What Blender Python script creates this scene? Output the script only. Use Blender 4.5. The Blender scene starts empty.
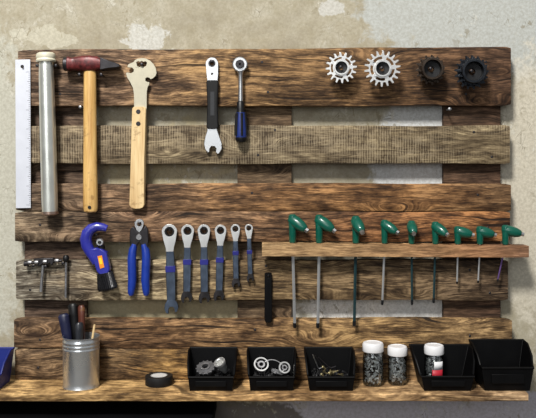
import bpy, bmesh, math, random
from mathutils import Vector, Matrix
from mathutils.geometry import tessellate_polygon
PI = math.pi
random.seed(7)
COL = bpy.context.scene.collection
ZC = 1.40            # camera height (m)
DC = 1.5             # camera distance from the face of the boards
HR = 170             # image row of the camera's own height
K = 0.002/DC         # 1 px at 1 m
def S(d): return (DC - d) * K                       # metres per photo pixel at distance d in front of the boards
def W(px, py, d=0.0): return Vector(((px-268)*S(d), -d, ZC + (HR-py)*S(d)))
def lin(c):
    return tuple(((v/255)/12.92 if v/255 <= 0.04045 else ((v/255+0.055)/1.055)**2.4) for v in c) + (1.0,)

# ------------------------------------------------------------------ materials
class N:
    def __init__(s, name):
        s.m = bpy.data.materials.new(name); s.m.use_nodes = True
        s.t = s.m.node_tree; s.b = s.t.nodes['Principled BSDF']
    def n(s, typ, **k):
        x = s.t.nodes.new(typ)
        for a, v in k.items(): setattr(x, a, v)
        return x
    def l(s, a, b): s.t.links.new(a, b)
    def put(s, sock, v):
        if hasattr(v, 'links') or isinstance(v, bpy.types.NodeSocket): s.l(v, sock)
        else: sock.default_value = v
    def math(s, op, a, b=0.0, c=None, clamp=False):
        x = s.n('ShaderNodeMath', operation=op); x.use_clamp = clamp
        s.put(x.inputs[0], a); s.put(x.inputs[1], b)
        if c is not None: s.put(x.inputs[2], c)
        return x.outputs[0]
    def mix(s, f, a, b, mode='MIX'):
        x = s.n('ShaderNodeMix', data_type='RGBA', blend_type=mode)
        s.put(x.inputs[0], f); s.put(x.inputs[6], a); s.put(x.inputs[7], b)
        return x.outputs[2]
    def coord(s, scale=(1,1,1), loc=(0,0,0), src=None):
        if src is None: src = s.n('ShaderNodeTexCoord').outputs['Object']
        mp = s.n('ShaderNodeMapping'); s.l(src, mp.inputs[0])
        mp.inputs['Scale'].default_value = scale; mp.inputs['Location'].default_value = loc
        return mp.outputs[0]
    def noise(s, v, scale=1.0, detail=4, rough=.55, dist=0.0):
        x = s.n('ShaderNodeTexNoise'); s.l(v, x.inputs['Vector'])
        x.inputs['Scale'].default_value = scale; x.inputs['Detail'].default_value = detail
        x.inputs['Roughness'].default_value = rough; x.inputs['Distortion'].default_value = dist
        return x.outputs['Fac']
    def rng(s, v, a, b, c=0.0, d=1.0, smooth=True):
        x = s.n('ShaderNodeMapRange'); x.interpolation_type = 'SMOOTHSTEP' if smooth else 'LINEAR'
        s.l(v, x.inputs[0])
        for i, q in enumerate((a, b, c, d)): x.inputs[i+1].default_value = q
        return x.outputs[0]
    def ramp(s, v, stops):
        x = s.n('ShaderNodeValToRGB'); s.l(v, x.inputs[0]); e = x.color_ramp.elements
        while len(e) < len(stops): e.new(0.5)
        for i, (p, c) in enumerate(stops): e[i].position = p; e[i].color = c
        return x.outputs[0]
    def bump(s, h, strength=.3, dist=.002):
        x = s.n('ShaderNodeBump'); x.inputs['Strength'].default_value = strength
        x.inputs['Distance'].default_value = dist; s.l(h, x.inputs['Height']); s.l(x.outputs[0], s.b.inputs['Normal'])

def plain(name, c, rough=.5, metal=0.0, var=.25, scale=60, spec=.5, bump=0.0, coat=0.0):
    q = N(name)
    v = q.coord((1,1,1)); n = q.noise(v, scale, 5, .6)
    dk = tuple(x*(1-var) for x in lin(c)[:3]) + (1,); lt = tuple(min(1, x*(1+var*.6)) for x in lin(c)[:3]) + (1,)
    q.l(q.ramp(n, [(.3, dk), (.7, lt)]), q.b.inputs['Base Color'])
    q.b.inputs['Roughness'].default_value = rough; q.b.inputs['Metallic'].default_value = metal
    q.b.inputs['Specular IOR Level'].default_value = spec
    q.b.inputs['Coat Weight'].default_value = coat
    q.l(q.rng(n, 0, 1, max(.03, rough-.08), min(1, rough+.12)), q.b.inputs['Roughness'])
    if bump: q.bump(n, bump, .001)
    return q.m

def wood(name, zones, seed, saw=0.0, grain=1.0, knots=1.0, rough=.72, contrast=1.0, xs=1.0, cracks=1.0):
    """zones: list of (position 0..1 along x over +-0.5 m, rgb)."""
    q = N(name)
    tc = q.n('ShaderNodeTexCoord').outputs['Object']
    off = (seed*3.17, seed*1.3, seed*7.7)
    base = q.coord((1,1,1), off, tc)
    sep = q.n('ShaderNodeSeparateXYZ'); q.l(base, sep.inputs[0])
    X, Y, Z = sep.outputs
    # knots bend the grain round them
    kv = q.coord((4.2*xs, .0, 15), off, tc)
    vor = q.n('ShaderNodeTexVoronoi'); q.l(kv, vor.inputs['Vector']); vor.inputs['Scale'].default_value = 1
    kd = vor.outputs['Distance']
    swell = q.rng(kd, .0, .45, .030*knots, 0.0)
    warp = q.noise(q.coord((3.0*xs, 2, 9), off, tc), 1, 3)
    z2 = q.math('ADD', Z, q.math('ADD', swell, q.math('MULTIPLY', warp, .055)))
    cmb = q.n('ShaderNodeCombineXYZ'); q.l(X, cmb.inputs[0]); q.l(Y, cmb.inputs[1]); q.l(z2, cmb.inputs[2])
    g1 = q.noise(q.coord((9*xs, 40, 150*grain), (0,0,0), cmb.outputs[0]), 1, 6, .62, .3)
    g2 = q.noise(q.coord((34*xs, 200, 560*grain), (0,0,0), cmb.outputs[0]), 1, 3, .6)
    patch = q.noise(q.coord((9, 3, 30), off, tc), 1, 6, .66, .5)
    spots = q.noise(q.coord((45, 45, 110), off, tc), 1, 4, .7)
    # zone colour
    sx = q.n('ShaderNodeSeparateXYZ'); q.l(tc, sx.inputs[0])
    pos = q.math('ADD', q.math('ADD', sx.outputs[0], .5), q.math('MULTIPLY', q.math('SUBTRACT', patch, .5), .45))
    def soft(c):
        g = .30*c[0]+.59*c[1]+.11*c[2]
        return tuple(min(255, (v*.82+g*.18)*m) for v, m in zip(c, (.99, .995, .95)))
    zc = q.ramp(pos, [(p, lin(soft(c))) for p, c in zones])
    tone = q.math('ADD', q.math('MULTIPLY', q.math('SUBTRACT', g1, .5), 2.0*contrast),
                  q.math('ADD', q.math('MULTIPLY', q.math('SUBTRACT', g2, .5), 2.3*contrast),
                         q.math('MULTIPLY', q.math('SUBTRACT', spots, .5), 1.3*contrast)))
    tone = q.math('ADD', tone, q.math('MULTIPLY', q.math("SUBTRACT", patch, .5), 2.5*contrast))
    tn = q.math('ADD', tone, .5)
    mul = q.ramp(tn, [(0, (.20,.175,.155,1)), (.33, (.60,.57,.54,1)), (.58, (1.05,1.05,1.04,1)), (.8, (1.65,1.70,1.70,1)), (1, (2.7,2.85,2.9,1))])
    c = q.mix(1.0, zc, mul, 'MULTIPLY')
    # knots and long cracks
    kf = q.rng(kd, .05, .13*knots+.001, .85, 0.0)
    sel = q.rng(q.noise(q.coord((4.2*xs*.5, 1, 7), off, tc), 1, 1), .5, .56)
    kf = q.math('MULTIPLY', kf, sel)
    c = q.mix(kf, c, lin((38, 22, 14)))
    cr = q.noise(q.coord((4*xs, 1, 150), off, cmb.outputs[0]), 1, 3, .5)
    crf = q.math('MULTIPLY', q.rng(cr, .635, .68), .7*cracks)
    c = q.mix(crf, c, lin((24, 15, 10)))
    h = q.math('ADD', q.math('MULTIPLY', g1, .7), q.math('MULTIPLY', g2, .3))
    h = q.math('SUBTRACT', h, q.math('MULTIPLY', crf, .6))
    if saw:
        wt = q.n('ShaderNodeTexWave', wave_type='BANDS', bands_direction='X'); q.l(q.coord((1, 1, 1), off, tc), wt.inputs['Vector'])
        wt.inputs['Scale'].default_value = 62; wt.inputs['Distortion'].default_value = 1.6; wt.inputs['Detail'].default_value = 4; wt.inputs['Detail Scale'].default_value = 1.5
        wn = q.noise(q.coord((90, 6, 60), off, tc), 1, 4, .6)
        wv = q.math('ADD', q.math('MULTIPLY', wt.outputs['Fac'], .22), q.math('MULTIPLY', wn, .78))
        wm = q.rng(q.noise(q.coord((5, 2, 14), (off[0]+4, 0, off[2]), tc), 1, 3), .35, .6)
        sf = q.math('MULTIPLY', q.math('MULTIPLY', q.rng(wv, .42, .60), wm), saw)
        c = q.mix(sf, c, lin((176, 160, 132)))
        sd = q.math('MULTIPLY', q.math('MULTIPLY', q.rng(wv, .46, .34), wm), saw)
        c = q.mix(sd, c, lin((52, 40, 30)))
        h = q.math('ADD', h, q.math('MULTIPLY', wv, .35))
    q.l(c, q.b.inputs['Base Color'])
    q.b.inputs['Roughness'].default_value = rough
    q.b.inputs['Specular IOR Level'].default_value = .25
    q.bump(h, .7, .0022)
    return q.m

def wall_mat():
    q = N('plaster_wall')
    tc = q.n('ShaderNodeTexCoord').outputs['Object']
    sp = q.n('ShaderNodeSeparateXYZ'); q.l(tc, sp.inputs[0])
    big = q.noise(q.coord((7, 7, 7), (3.1, 0, 1.7), tc), 1, 7, .62, .8)
    mid = q.noise(q.coord((30, 30, 30), (1, 0, 2), tc), 1, 6, .68, .4)
    fine = q.noise(q.coord((170, 170, 170), (0, 0, 0), tc), 1, 4, .7)
    c = q.ramp(big, [(.30, lin((154,146,128))), (.5, lin((178,171,152))), (.68, lin((191,187,172)))])
    c = q.mix(q.rng(mid, .35, .75, 0, .5), c, lin((146,136,108)))
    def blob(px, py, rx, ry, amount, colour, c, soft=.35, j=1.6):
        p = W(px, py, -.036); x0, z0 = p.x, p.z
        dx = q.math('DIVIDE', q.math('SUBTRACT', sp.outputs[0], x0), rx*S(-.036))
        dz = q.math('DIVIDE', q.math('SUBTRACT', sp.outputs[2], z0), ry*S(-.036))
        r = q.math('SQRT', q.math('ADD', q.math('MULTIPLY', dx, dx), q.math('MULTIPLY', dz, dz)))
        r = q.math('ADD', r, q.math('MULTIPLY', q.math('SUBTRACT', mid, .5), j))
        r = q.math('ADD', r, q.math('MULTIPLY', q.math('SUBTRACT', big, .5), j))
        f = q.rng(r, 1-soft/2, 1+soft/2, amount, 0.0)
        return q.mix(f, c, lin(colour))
    c = blob(-5, 180, 32, 150, .75, (196,196,184), c)
    c = blob(500, 15, 125, 62, .9, (186,190,187), c)
    c = blob(418, 150, 46, 60, .95, (214,216,216), c, .2, .8)
    c = blob(385, 312, 88, 24, .95, (236,234,230), c, .2, .6)  # pale plaster patch, colour lifted to make up for shade in the lowest gap
    c = blob(532, 190, 34, 130, .7, (216,209,192), c)
    c = blob(146, 38, 19, 17, .85, (206,206,200), c, .15, 2.2)
    c = blob(332, 8, 14, 8, .7, (208,208,204), c, .15, 2.2)
    c = blob(160, 250, 95, 120, .5, (182,166,122), c)
    c = blob(40, 36, 30, 9, .7, (200,196,178), c, .15, 3.2)
    c = blob(420, 425, 240, 34, .9, (190,186,196), c)  # wall below the shelf coloured lighter to offset the shelf's shadow
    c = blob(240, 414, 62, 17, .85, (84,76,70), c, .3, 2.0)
    # flakes: pale and dark chips where the paint has gone
    vz = q.n('ShaderNodeTexVoronoi', feature='DISTANCE_TO_EDGE'); q.l(q.coord((11, 11, 8), (5, 0, 3), tc), vz.inputs['Vector'])
    warp = q.math('ADD', vz.outputs['Distance'], q.math('MULTIPLY', q.math('SUBTRACT', mid, .5), .10))
    crack = q.math('MULTIPLY', q.rng(warp, .0, .008, .7, 0.0), q.rng(big, .48, .56))
    c = q.mix(crack, c, lin((108,98,80)))
    fl = q.noise(q.coord((60, 60, 45), (9, 0, 4), tc), 1, 5, .6, .5)
    flm = q.rng(big, .50, .62)
    flake = q.math('MULTIPLY', q.rng(fl, .585, .61), flm)
    c = q.mix(q.math('MULTIPLY', flake, .75), c, lin((210,207,194)))
    dark = q.math('MULTIPLY', q.rng(fl, .40, .385), q.rng(big, .47, .6))
    c = q.mix(q.math('MULTIPLY', dark, .55), c, lin((124,112,84)))
    c = q.mix(q.rng(fine, .3, .7, 0, .35), c, lin((120,112,92)))
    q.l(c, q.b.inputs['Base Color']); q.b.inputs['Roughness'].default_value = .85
    q.b.inputs['Specular IOR Level'].default_value = .2
    h = q.math('ADD', q.math('MULTIPLY', flake, .5), q.math('ADD', mid, q.math('MULTIPLY', fine, .25)))
    q.bump(h, .5, .0015)
    return q.m

def handle_wood(name, a, b):
    q = N(name); v = q.coord((90, 90, 7)); n = q.noise(v, 1, 5, .6, .4)
    f = q.noise(q.coord((500, 500, 22)), 1, 2); sp = q.noise(q.coord((60,60,60)), 1, 4)
    c = q.ramp(q.math('ADD', q.math('MULTIPLY', n, .7), q.math('MULTIPLY', f, .3)), [(.32, lin(a)), (.62, lin(b))])
    c = q.mix(q.rng(sp, .58, .7, 0, .5), c, lin((120,84,44)))
    q.l(c, q.b.inputs['Base Color']); q.b.inputs['Roughness'].default_value = .45
    return q.m

M = dict(
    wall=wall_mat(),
    steel=plain('bright_steel', (200,201,202), .34, 1.0, .08, 25),
    rule=plain('satin_rule_steel', (206,209,218), .5, .3, .06, 30),
    alu=plain('aluminium_tube', (234,236,228), .32, .85, .08, 25),
    cream=plain('cream_collar', (226,222,200), .45, .2, .1, 40),
    wrench=plain('blue_grey_satin_steel', (92,104,122), .34, .85, .2, 60),
    dsteel=plain('dark_steel', (60,58,60), .4, .8, .3, 80),
    sprocket=plain('chromed_sprocket', (232,232,230), .30, .85, .05, 22),
    bronze=plain('browned_sprocket_steel', (74,64,56), .36, .85, .35, 90),
    gun=plain('blued_sprocket_steel', (54,58,64), .34, .85, .3, 90),
    black=plain('black_plastic', (13,13,15), .42, 0, .3, 50, .4),
    bin=plain('black_bin_plastic', (3,3,4), .5, 0, .3, 30, .16),
    rubber=plain('black_rubber', (20,20,21), .6, 0, .3, 70, .3, .3),
    blue=plain('blue_plastic', (22,54,150), .36, 0, .2, 50, .5, 0, .2),
    cblue=plain('blue_enamel', (44,48,150), .3, 0, .2, 50, .5, 0, .4),
    binblue=plain('blue_bin_plastic', (8,30,112), .45, 0, .2, 30),
    dblue=plain('dark_blue_grip', (24,44,110), .4, 0, .25, 50),
    band=plain('deep_blue_band', (30,34,120), .4, 0, .2, 50),
    green=plain('green_plastic', (0,84,68), .32, 0, .15, 50, .5, 0, .3),
    red=plain('worn_red_paint', (98,33,33), .38, .15, .75, 110, .5, .2),
    orange=plain('orange_label', (236,140,20), .5, 0, .1, 50),
    yellow=plain('yellow_label_print', (250,206,40), .5, 0, .1, 50),
    white=plain('white_plastic', (226,226,228), .4, 0, .05, 40),
    redlab=plain('red_label_print', (176,30,48), .5, 0, .1, 40),
    tin=plain('tin_plate', (216,219,221), .27, .9, .03, 12),
    brass=plain('brass', (176,164,124), .35, .9, .2, 120),
    zinc=plain('zinc_plated_steel', (160,160,162), .42, .9, .35, 160),
    purple=plain('violet_steel', (110,84,140), .35, .7, .15, 60),
    teal=plain('dark_teal_steel', (44,72,76), .38, .6, .15, 60),
    hw=handle_wood('hammer_handle_wood', (176,128,64), (226,188,120)),
    hw2=handle_wood('pale_ash_handle', (196,160,108), (232,206,156)),
    brown=handle_wood('red_brown_handle', (62,32,24), (98,52,38)),
    paper=plain('grey_cardboard_core', (150,150,148), .7, 0, .1, 60),
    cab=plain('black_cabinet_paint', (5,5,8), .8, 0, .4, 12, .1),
    bright=plain('bright_small_hardware', (240,240,240), .34, .4, .3, 200),
    floor=plain('concrete_floor', (110,106,100), .8, 0, .25, 6),
    tick=plain('black_engraving', (70,72,84), .6, 0, .1, 60),
)
def glass_mat():
    q = N('clear_plastic_jar')
    tr = q.n('ShaderNodeBsdfTransparent'); gl = q.n('ShaderNodeBsdfGlossy'); gl.inputs['Roughness'].default_value = .08
    tr.inputs[0].default_value = (.86,.88,.88,1)
    fr = q.n('ShaderNodeLayerWeight'); fr.inputs[0].default_value = .35
    nz = q.noise(q.coord((40,40,40)), 1, 3)
    f = q.math('ADD', q.math('MULTIPLY', fr.outputs['Fresnel'], .6), q.math('MULTIPLY', nz, .06), clamp=True)
    mx = q.n('ShaderNodeMixShader'); q.l(f, mx.inputs[0]); q.l(tr.outputs[0], mx.inputs[1]); q.l(gl.outputs[0], mx.inputs[2])
    q.l(mx.outputs[0], q.t.nodes['Material Output'].inputs[0])
    return q.m
M['glass'] = glass_mat()

# ------------------------------------------------------------------ object helpers
def link(name, bm, mat, parent=None, bevel=0.0, smooth=True, seg=2):
    me = bpy.data.meshes.new(name); bmesh.ops.recalc_face_normals(bm, faces=bm.faces[:])
    bm.to_mesh(me); bm.free(); me.materials.append(mat)
    o = bpy.data.objects.new(name, me); COL.objects.link(o)
    if smooth:
        for p in me.polygons: p.use_smooth = True
        try: me.set_sharp_from_angle(angle=math.radians(38))
        except Exception: pass
    if bevel:
        b = o.modifiers.new('bevel', 'BEVEL'); b.width = bevel; b.segments = seg; b.limit_method = 'ANGLE'; b.angle_limit = math.radians(40)
    if parent is not None: o.parent = parent
    return o
def props(o, label, cat, group=None, kind=None):
    o['label'] = label; o['category'] = cat
    if group: o['group'] = group
    if kind: o['kind'] = kind
    return o
def thing(name, label, cat, loc, rot=(0,0,0), group=None):
    o = bpy.data.objects.new(name, None); COL.objects.link(o); o.location = loc; o.rotation_euler = rot
    o.empty_display_size = .02
    return props(o, label, cat, group)
def copy_tree(o, parent=None):
    c = o.copy(); COL.objects.link(c)
    if parent is not None: c.parent = parent
    for ch in [x for x in bpy.data.objects if x.parent == o]: copy_tree(ch, c)
    return c
def BM(): return bmesh.new()
def box(bm, lo, hi, mtx=None):
    vs = [bm.verts.new((x, y, z)) for x in (lo[0], hi[0]) for y in (lo[1], hi[1]) for z in (lo[2], hi[2])]
    for f in ((0,1,3,2),(4,6,7,5),(0,4,5,1),(2,3,7,6),(0,2,6,4),(1,5,7,3)): bm.faces.new([vs[i] for i in f])
    if mtx is not None: bmesh.ops.transform(bm, matrix=mtx, verts=vs)
    return vs
def prism(bm, loops, a, b, plane='XZ', mtx=None):
    """extrude a polygon with holes. plane XZ: thickness along y from a to b; XY: along z."""
    flat = [p for l in loops for p in l]
    tris = tessellate_polygon([[Vector((p[0], p[1], 0)) for p in l] for l in loops])
    P = (lambda p, t: (p[0], t, p[1])) if plane == 'XZ' else (lambda p, t: (p[0], p[1], t))
    va = [bm.verts.new(P(p, a)) for p in flat]; vb = [bm.verts.new(P(p, b)) for p in flat]
    for t in tris:
        try: bm.faces.new([va[i] for i in t]); bm.faces.new([vb[i] for i in reversed(t)])
        except ValueError: pass
    k = 0
    for l in loops:
        n = len(l)
        for i in range(n):
            j = (i+1) % n
            bm.faces.new((va[k+i], va[k+j], vb[k+j], vb[k+i]))
        k += n
    if mtx is not None: bmesh.ops.transform(bm, matrix=mtx, verts=va+vb)
    return va+vb
def lathe(bm, prof, n=32, mtx=None, closed=False):
    """profile [(r,z)], turned round z. r==0 ends are closed to a point."""
    rings, allv = [], []
    for r, z in prof:
        if r < 1e-7: rg = [bm.verts.new((0,0,z))]
        else: rg = [bm.verts.new((r*math.cos(2*PI*i/n), r*math.sin(2*PI*i/n), z)) for i in range(n)]
        rings.append(rg); allv += rg
    pairs = list(zip(rings, rings[1:])) + ([(rings[-1], rings[0])] if closed else [])
    for A, B in pairs:
        for i in range(n):
            j = (i+1) % n
            if len(A) == 1 and len(B) == 1: continue
            if len(A) == 1: bm.faces.new((A[0], B[j], B[i]))
            elif len(B) == 1: bm.faces.new((A[i], A[j], B[0]))
            else: bm.faces.new((A[i], A[j], B[j], B[i]))
    if mtx is not None: bmesh.ops.transform(bm, matrix=mtx, verts=allv)
    return allv
def tube(bm, pts, rads, n=12, flat=1.0, closed=False, axis=None):
    """swept round section; flat squeezes it along `axis`."""
    pts = [Vector(p) for p in pts]; rings = []
    if not hasattr(rads, '__len__'): rads = [rads]*len(pts)
    m = len(pts); up = Vector((0,1,0)) if axis is None else Vector(axis)
    for i, p in enumerate(pts):
        if closed: t = pts[(i+1) % m] - pts[i-1]
        else: t = pts[min(i+1, m-1)] - pts[max(i-1, 0)]
        t.normalize()
        u = up - t*up.dot(t)
        if u.length < 1e-4: u = Vector((1,0,0)) - t*t.x
        u.normalize(); v = t.cross(u)
        rings.append([bm.verts.new(p + (u*math.cos(2*PI*k/n)*flat + v*math.sin(2*PI*k/n))*rads[i]) for k in range(n)])
    rr = range(m) if closed else range(m-1)
    for i in rr:
        A, B = rings[i], rings[(i+1) % m]
        for k in range(n):
            bm.faces.new((A[k], A[(k+1) % n], B[(k+1) % n], B[k]))
    if not closed:
        bm.faces.new(list(reversed(rings[0]))); bm.faces.new(rings[-1])
def cap_tube(bm, pts, rads, n=14, flat=1.0, axis=None):
    """tube with rounded ends"""
    pts = [Vector(p) for p in pts]; rads = list(rads)
    a = (pts[0]-pts[1]).normalized(); b = (pts[-1]-pts[-2]).normalized()
    P = [pts[0]+a*rads[0]*.6, pts[0]+a*rads[0]*.4] + pts + [pts[-1]+b*rads[-1]*.4, pts[-1]+b*rads[-1]*.6]
    R = [rads[0]*.45, rads[0]*.8] + rads + [rads[-1]*.8, rads[-1]*.45]
    tube(bm, P, R, n, flat, axis=axis)
def circ(cx, cy, r, n=24, a0=0.0, a1=2*PI, ry=None):
    full = abs(a1-a0-2*PI) < 1e-6
    k = n if full else n+1
    return [(cx+r*math.cos(a0+(a1-a0)*i/n), cy+(ry or r)*math.sin(a0+(a1-a0)*i/n)) for i in range(k)]
RX = lambda a: Matrix.Rotation(a, 4, 'X'); RY = lambda a: Matrix.Rotation(a, 4, 'Y'); RZ = lambda a: Matrix.Rotation(a, 4, 'Z')
TR = lambda x, y, z: Matrix.Translation((x, y, z))
class Px:
    """local drawing frame: photo pixels round (x0,y0) at distance d in front of the boards -> metres."""
    def __init__(s, x0, y0, d): s.x0, s.y0, s.d, s.s = x0, y0, d, S(d); s.loc = W(x0, y0, d)
    def __call__(s, l): return [((x-s.x0)*s.s, (s.y0-y)*s.s) for x, y in l]
    def p(s, x, y, f=0.0): return Vector(((x-s.x0)*s.s, -f, (s.y0-y)*s.s))
def struct(name, bm, mat):
    o = link(name, bm, mat, smooth=False); o['kind'] = 'structure'; return o

# ------------------------------------------------------------------ setting
WY = .036                                        # the plaster behind the boards
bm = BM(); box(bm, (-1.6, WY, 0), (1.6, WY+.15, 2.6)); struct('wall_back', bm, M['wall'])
bm = BM(); box(bm, (-1.6, -3.2, -.1), (1.6, WY+.15, 0)); struct('floor', bm, M['floor'])

# ------------------------------------------------------------------ pallet of reclaimed boards
pallet = thing('wooden_pallet', 'old weathered brown wooden pallet mounted on the plaster wall, holding the tools', 'pallet', (0, 0, ZC))
PD = .021
def plank(x0, x1, yt, yb, seed, zones, saw=0.0, tl=0, tr=0, **k):
    """board with worn, uneven edges; rows in photo pixels at the face"""
    rnd = random.Random(seed*13+1); n = 90; bm = BM()
    X0, X1 = (x0-268)*S(0), (x1-268)*S(0)
    ph = [rnd.uniform(0, 6.3) for _ in range(8)]
    def wob(t, o): return .0007*math.sin(t*9+ph[o]) + .0006*math.sin(t*23+ph[o+1]) + rnd.uniform(-.00025, .00025)
    up, dn = [], []
    for i in range(n+1):
        t = i/n; x = X0+(X1-X0)*t
        e = min(t, 1-t)*(X1-X0)
        rd = .0022*max(0, 1-e/.004)
        up.append((x, (HR-(yt+tl*(1-t)+tr*t))*S(0)+wob(t, 0)-rd)); dn.append((x, (HR-yb)*S(0)+wob(t, 3)+rd))
    prev = None
    L = []
    for (x, zu), (_, zd) in zip(up, dn):
        fr = rnd.uniform(-.0003, .0003)
        m_ = 5
        ring = [bm.verts.new((x, fr+ (0 if 0 < j < m_ else .0012), zd+(zu-zd)*([0,.04,.3,.7,.96,1][j]))) for j in range(m_+1)]
        ring += [bm.verts.new((x, PD, zu)), bm.verts.new((x, PD, zd))]
        L.append(ring)
    for A, B in zip(L, L[1:]):
        for j in range(8): bm.faces.new((A[j], A[(j+1)%8], B[(j+1)%8], B[j]))
    bm.faces.new(L[0]); bm.faces.new(list(reversed(L[-1])))
    return link('plank', bm, wood('board_wood', zones, seed, saw, **k), pallet)
gy, rb, ob, dk = (118,100,84), (112,74,52), (136,92,50), (74,50,34)
plank(18, 511, 48, 105.5, 1, [(.0,(112,86,70)), (.22,(116,86,64)), (.42,(124,90,56)), (.66,(108,76,46)), (.85,(88,58,36)), (1,(76,50,34))], tl=2, tr=-1, cracks=1.2)
plank(17, 510, 125.5, 163.5, 2, [(.0,(112,94,76)), (.3,(112,94,72)), (.55,(116,98,76)), (.75,(108,90,66)), (1,(126,106,80))], saw=.42, knots=.8, contrast=.8, cracks=.6)
plank(16, 511, 183.5, 211.2, 3, [(.0,(108,86,70)), (.25,(110,80,58)), (.5,(124,84,50)), (.8,(122,80,44)), (1,(104,74,48))], contrast=.9)
plank(15, 510, 211.6, 241.5, 4, [(.0,(112,92,74)), (.25,(104,74,54)), (.45,(112,80,56)), (.7,(112,70,40)), (1,(124,76,40))], cracks=1.3)
plank(16, 508, 260.5, 300, 5, [(.0,(134,124,114)), (.12,(120,102,84)), (.28,(138,118,92)), (.45,(118,92,62)), (.62,(104,80,54)), (1,(82,62,46))])
plank(14, 512, 319.5, 348.3, 6, [(.0,(110,82,60)), (.25,(112,78,50)), (.5,(120,86,54)), (.75,(124,92,56)), (1,(132,100,66))], cracks=1.3)
plank(15, 511, 348.9, 379.6, 7, [(.0,(106,80,58)), (.2,(112,84,56)), (.3,(142,102,54)), (.5,(112,80,48)), (1,(104,78,52))])
bw = [wood('block_wood', [(0,(84,64,54)), (.5,(96,74,54)), (1,(82,56,42))], 20+i, contrast=.7) for i in range(2)]
for i, (a, b) in enumerate(((21, 84), (237, 292), (446, 504))):
    for j, (t, u) in enumerate(((100, 131), (158, 189), (236, 266), (294, 325))):
        bm = BM(); box(bm, ((a-268)*S(0), PD+.0003, (HR-u)*S(0)), ((b-268)*S(0), WY-.0003, (HR-t)*S(0)))
        link('spacer_block', bm, bw[(i+j) % 2], pallet, .0012)
def nail(px, py, d=.014, mat=None, r=.0013, hr=.0032, y0=.0):
    """a nail driven level into the boards, its head toward the room"""
    bm = BM(); lathe(bm, [(0, 0), (hr*.7, 0), (hr, .0006), (hr, .0012), (r, .0016), (r, d+.012-y0), (0, d+.0125-y0)], 12,
                     TR(0, -d, 0) @ RX(-PI/2))
    o = link('nail', bm, mat or M['dsteel'], pallet); s = S(d)
    o.location = ((px-268)*s, 0, (HR-py)*s); return o
nail(80, 107, .014, M['zinc']); nail(450, 109, .014, M['zinc'])
for px, py in ((28,116),(60,94),(262,62),(268,92),(275,130),(258,155),(486,62),(466,94),(474,132),(492,157),(40,225),(252,193),(478,195),(488,228),(30,290),(266,266),(470,270),(490,293),(40,340),(255,330),(470,336),(486,342),(38,368),(250,368),(276,358)):
    nail(px, py, .0008, M['dsteel'], .0012, .0026)

# ------------------------------------------------------------------ shelf
ZS = ZC-.42; SD = .0925
bm = BM(); rnd = random.Random(5); n = 80; L = []
for i in range(n+1):
    x = -.72 + (.489+.72)*i/n; y = -SD + .0009*math.sin(i*.5) + rnd.uniform(-.0004,.0004); zz = .0005*math.sin(i*.37)
    L.append([bm.verts.new((x, WY-.0005, 0)), bm.verts.new((x, y+.0015, 0)), bm.verts.new((x, y, -.0015)), bm.verts.new((x, y+zz*.3, -.0130)), bm.verts.new((x, y+.001, -.0142)), bm.verts.new((x, WY-.0005, -.0142))])
for A, B in zip(L, L[1:]):
    for j in range(6): bm.faces.new((A[j], A[(j+1)%6], B[(j+1)%6], B[j]))
bm.faces.new(L[0]); bm.faces.new(list(reversed(L[-1])))
q = wood('shelf_wood', [(0,(158,120,76)), (.2,(166,126,78)), (.5,(160,118,74)), (.8,(158,120,82)), (1,(152,118,88))], 31, grain=.55, contrast=.75, knots=.6)
shelf = link('wooden_shelf', bm, q); shelf.location = (0, 0, ZS-.0001)
props(shelf, 'long tan wooden shelf board running below the pallet', 'shelf')

# black cabinet below the shelf
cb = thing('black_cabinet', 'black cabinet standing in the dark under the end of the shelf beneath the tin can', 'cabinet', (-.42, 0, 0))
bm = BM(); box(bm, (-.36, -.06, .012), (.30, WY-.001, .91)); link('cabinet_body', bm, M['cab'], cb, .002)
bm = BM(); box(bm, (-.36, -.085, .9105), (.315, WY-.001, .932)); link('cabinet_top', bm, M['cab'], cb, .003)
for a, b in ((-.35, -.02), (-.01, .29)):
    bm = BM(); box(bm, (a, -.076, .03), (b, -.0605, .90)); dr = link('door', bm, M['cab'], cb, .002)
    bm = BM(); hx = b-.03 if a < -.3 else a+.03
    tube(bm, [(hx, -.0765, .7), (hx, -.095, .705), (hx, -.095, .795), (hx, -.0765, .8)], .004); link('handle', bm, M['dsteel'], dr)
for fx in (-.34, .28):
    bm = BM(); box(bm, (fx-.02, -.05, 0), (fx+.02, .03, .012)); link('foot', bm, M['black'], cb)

# ------------------------------------------------------------------ ruler
F = Px(22, 66.5, .0045)
t = thing('steel_ruler', 'pale steel ruler hanging upright at the left end of the pallet beside the metal tube', 'ruler', F.loc)
bm = BM(); prism(bm, [F([(15.2,59.6),(30.2,59.4),(30.8,208),(15.8,208.2)]), F(circ(22.2,66.6,1.7,12))], 0, .0016); link('blade', bm, M['rule'], t, .0003)
bm = BM()
for i in range(71):
    y = 72+i*1.9; w = 4.4 if i % 10 == 0 else (3 if i % 5 == 0 else 1.7)
    xr = 30.2+(y-59)/148*.6
    prism(bm, [F([(xr-w,y-.16),(xr-.2,y-.16),(xr-.2,y+.16),(xr-w,y+.16)])], -.00012, 0)
link('graduation_marks', bm, M['tick'], t, smooth=False)
nail(22.2, 66.6, .009, M['dsteel'], .0011, .0021)

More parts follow.
